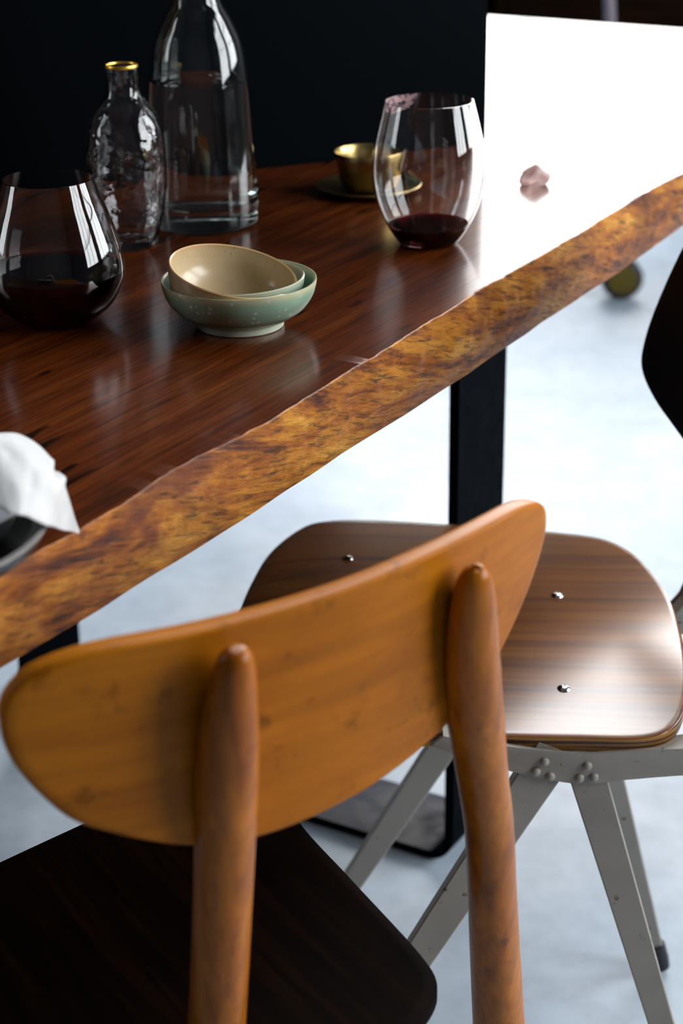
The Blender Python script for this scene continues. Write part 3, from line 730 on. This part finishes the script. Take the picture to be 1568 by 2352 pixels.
for sgn in (-1, 1):
    yy = YC+sgn*(1.54-YN)/2; dzr = -.012 if sgn > 0 else 0
    bm = plate(bmesh.new(), outl, (1,0,0), (0,0,1), (0, -sgn*1.0, 0), (0, yy, dzr), .0035, .0008)
    # inner flange along the upper edge
    n_ = len(zr_)
    fl = [(a, b+dzr) for a, b in outl[:n_+4]]
    for a, b in zip(fl, fl[1:]):
        vs = [bm.verts.new((a[0], yy-sgn*.0012, a[1]-.0012)), bm.verts.new((b[0], yy-sgn*.0012, b[1]-.0012)), bm.verts.new((b[0], yy-sgn*.024, b[1]-.0012)), bm.verts.new((a[0], yy-sgn*.024, a[1]-.0012))]
        vt = [bm.verts.new(v.co+Vector((0,0,-.003))) for v in vs]
        bm.faces.new(vs); bm.faces.new(vt[::-1])
        for k in range(4): bm.faces.new((vs[k], vt[k], vt[(k+1)%4], vs[(k+1)%4]))
    rail = obj('side_rail', bm, M_gray, sc, True, 30)
    for (px, py) in ((1250,1750),(1230,1772),(1263,1783),(1348,1759),(1330,1787),(1363,1785)):
        q = PY(px, py, YN); rv = obj('rivet', lathe([(0,.0032),(.0022,.0026),(.0036,.0012),(.0040,0),(.0036,-.001)], 20), M_gray, rail)
        rv.location = (q.x-SC.x, yy+sgn*.0002, q.z); rv.rotation_euler = (math.radians(-90)*sgn, 0, 0)
# seat brackets
for sgn in (-1, 1):
    obj('bracket', box(bmesh.new(), (-.03, (-.168 if sgn < 0 else .035)-.02, .408), (.045, (-.168 if sgn < 0 else .035)+.02, .437), .002), M_rubber, sc, True, 30)
obj('cross_bar', tube(bmesh.new(), [(.01, -.19, .413), (.01, .06, .413)], .009, 16), M_gray, sc)
def sleg(top, foot, wt, wb, sgn):
    top, foot = Vector(top), Vector(foot); bm = bmesh.new()
    dr = (foot-top).normalized(); side = dr.cross(Vector((0,1,0))).normalized(); th_ = .012
    R_ = []
    for t in (0, .15, .5, .85, 1):
        c = top.lerp(foot, t); w_ = wt+(wb-wt)*t; r = []
        for (a, b) in ((-1,-1), (1,-1), (1,1), (-1,1)):
            r.append(bm.verts.new(c + side*a*w_/2 + Vector((0,1,0))*b*th_/2*(1-.25*t)))
        R_.append(r)
    for a, b in zip(R_, R_[1:]):
        for k in range(4): bm.faces.new((a[k], a[(k+1)%4], b[(k+1)%4], b[k]))
    bm.faces.new(R_[0]); bm.faces.new(R_[-1][::-1])
    bmesh.ops.bevel(bm, geom=list(bm.edges), offset=.0012, segments=1, affect='EDGES')
    l = obj('leg', bm, M_gray, sc, True, 30)
    tip = foot
    cp = tube(bmesh.new(), [foot-dr*.030, foot-dr*.010, foot+dr*.001], [(.0085,.0105),(.0095,.011),(.0085,.010)], 16, True, (0,1,0))
    tag(obj('foot_cap', cp, M_rubber, l), 'black rubber foot')
def leg_line(a, b, Y, zt, w0, w1):
    """leg in the plane y = Y through two seen points, from height zt to the floor"""
    def at_(p):
        q = PY(*p, Y)
        for _ in range(6): q = PY(*p, Y + (.1 if Y > 1.4 else -.1)*(.43-q.z))
        return q
    A, B = at_(a), at_(b); f = lambda z: A + (B-A)*((z-A.z)/(B.z-A.z))
    t, q = f(zt), f(.004); o_ = Vector((SC.x, SC.y, 0)); sleg(t-o_, q-o_, w0, w1, 0)
leg_line((1226,1790), (985,2153), 1.284, .432, .034, .017)
leg_line((1355,1800), (1519,2352), 1.284, .432, .030, .015)
leg_line((1010,1722), (825,1998), 1.530, .425, .034, .017)
leg_line((1409,1800), (1497,2148), 1.530, .425, .028, .015)

# ---------------------------------------------------------------- background: trolley, shelf unit, pot
wq = P(1428, 692, 0.0)
tr = tag(empty('rolling_trolley', (wq.x+.35, wq.y+.02, 0)), 'grey tube-framed trolley on brass-hubbed castors in the far background', 'trolley')
tx = -.35
for (cx_, cy_) in ((tx, 0), (tx+.75, 0), (tx+.30, .45), (tx+.95, .45)):
    wh = tube(bmesh.new(), [(cx_, cy_-.0165, .047), (cx_, cy_-.012, .047), (cx_, cy_+.012, .047), (cx_, cy_+.0165, .047)], [(.040,.040),(.0455,.0455),(.0455,.0455),(.040,.040)], 40, True, (1,0,0))
    wv = obj('castor_wheel', wh, M_rubber, tr, True, 40)
    hbb = tube(bmesh.new(), [(cx_, cy_-.020, .047), (cx_, cy_+.020, .047)], .032, 32, True, (1,0,0)); tag(obj('hub', hbb, M_bbrass, wv), 'dull brass hub')
    bm = tube(bmesh.new(), [(cx_, cy_+.024, .047), (cx_, cy_+.024, .112)], .006, 12); tube(bm, [(cx_, cy_+.024, .106), (cx_-.02, cy_, .115)], .008, 12)
    obj('castor_fork', bm, M_rubber, tr)
    ob = obj('upright', tube(bmesh.new(), [(cx_-.01, cy_, .110), (cx_-.01-.062, cy_, .86)], .0125, 16), M_tube, tr)
obj('shelf', box(bmesh.new(), (tx-.10, -.03, .84), (tx+.75, .48, .87), .004), M_cab, tr, True, 30)
sh = tag(empty('low_sideboard', (1.2, 5.6, 0)), 'long low dark brown open sideboard against the far side of the room', 'sideboard')
for z0, z1 in ((.02,.06), (.38,.405), (.86,.90)): obj('shelf', box(bmesh.new(), (-2.2, -.25, z0), (1.6, .2, z1), .004), M_cab, sh, True, 30)
for x_ in (-2.2, -.75, .4, 1.57): obj('side_panel', box(bmesh.new(), (x_, -.25, 0), (x_+.03, .2, .90), .003), M_cab, sh, True, 30)
obj('back_panel', box(bmesh.new(), (-2.2, .2, 0), (1.6, .22, .9)), M_cab, sh, False)
obj('door', box(bmesh.new(), (-.72, -.262, .06), (-.17, -.245, .86), .003), M_cab, sh, True, 30)
q = PY(1530, -12, 5.55)
pt = obj('olive_pot', lathe([(0,.0),(.05,0),(.075,.01),(.105,.05),(.11,.10),(.095,.15),(.07,.18),(.075,.20),(.068,.20),(.06,.18),(.09,.15),(.10,.10),(.07,.02),(0,.012)], 48), M_olive)
pt.location = (q.x, 5.5, .4052); tag(pt, 'round olive green pot on the middle shelf of the dark sideboard', 'pot')
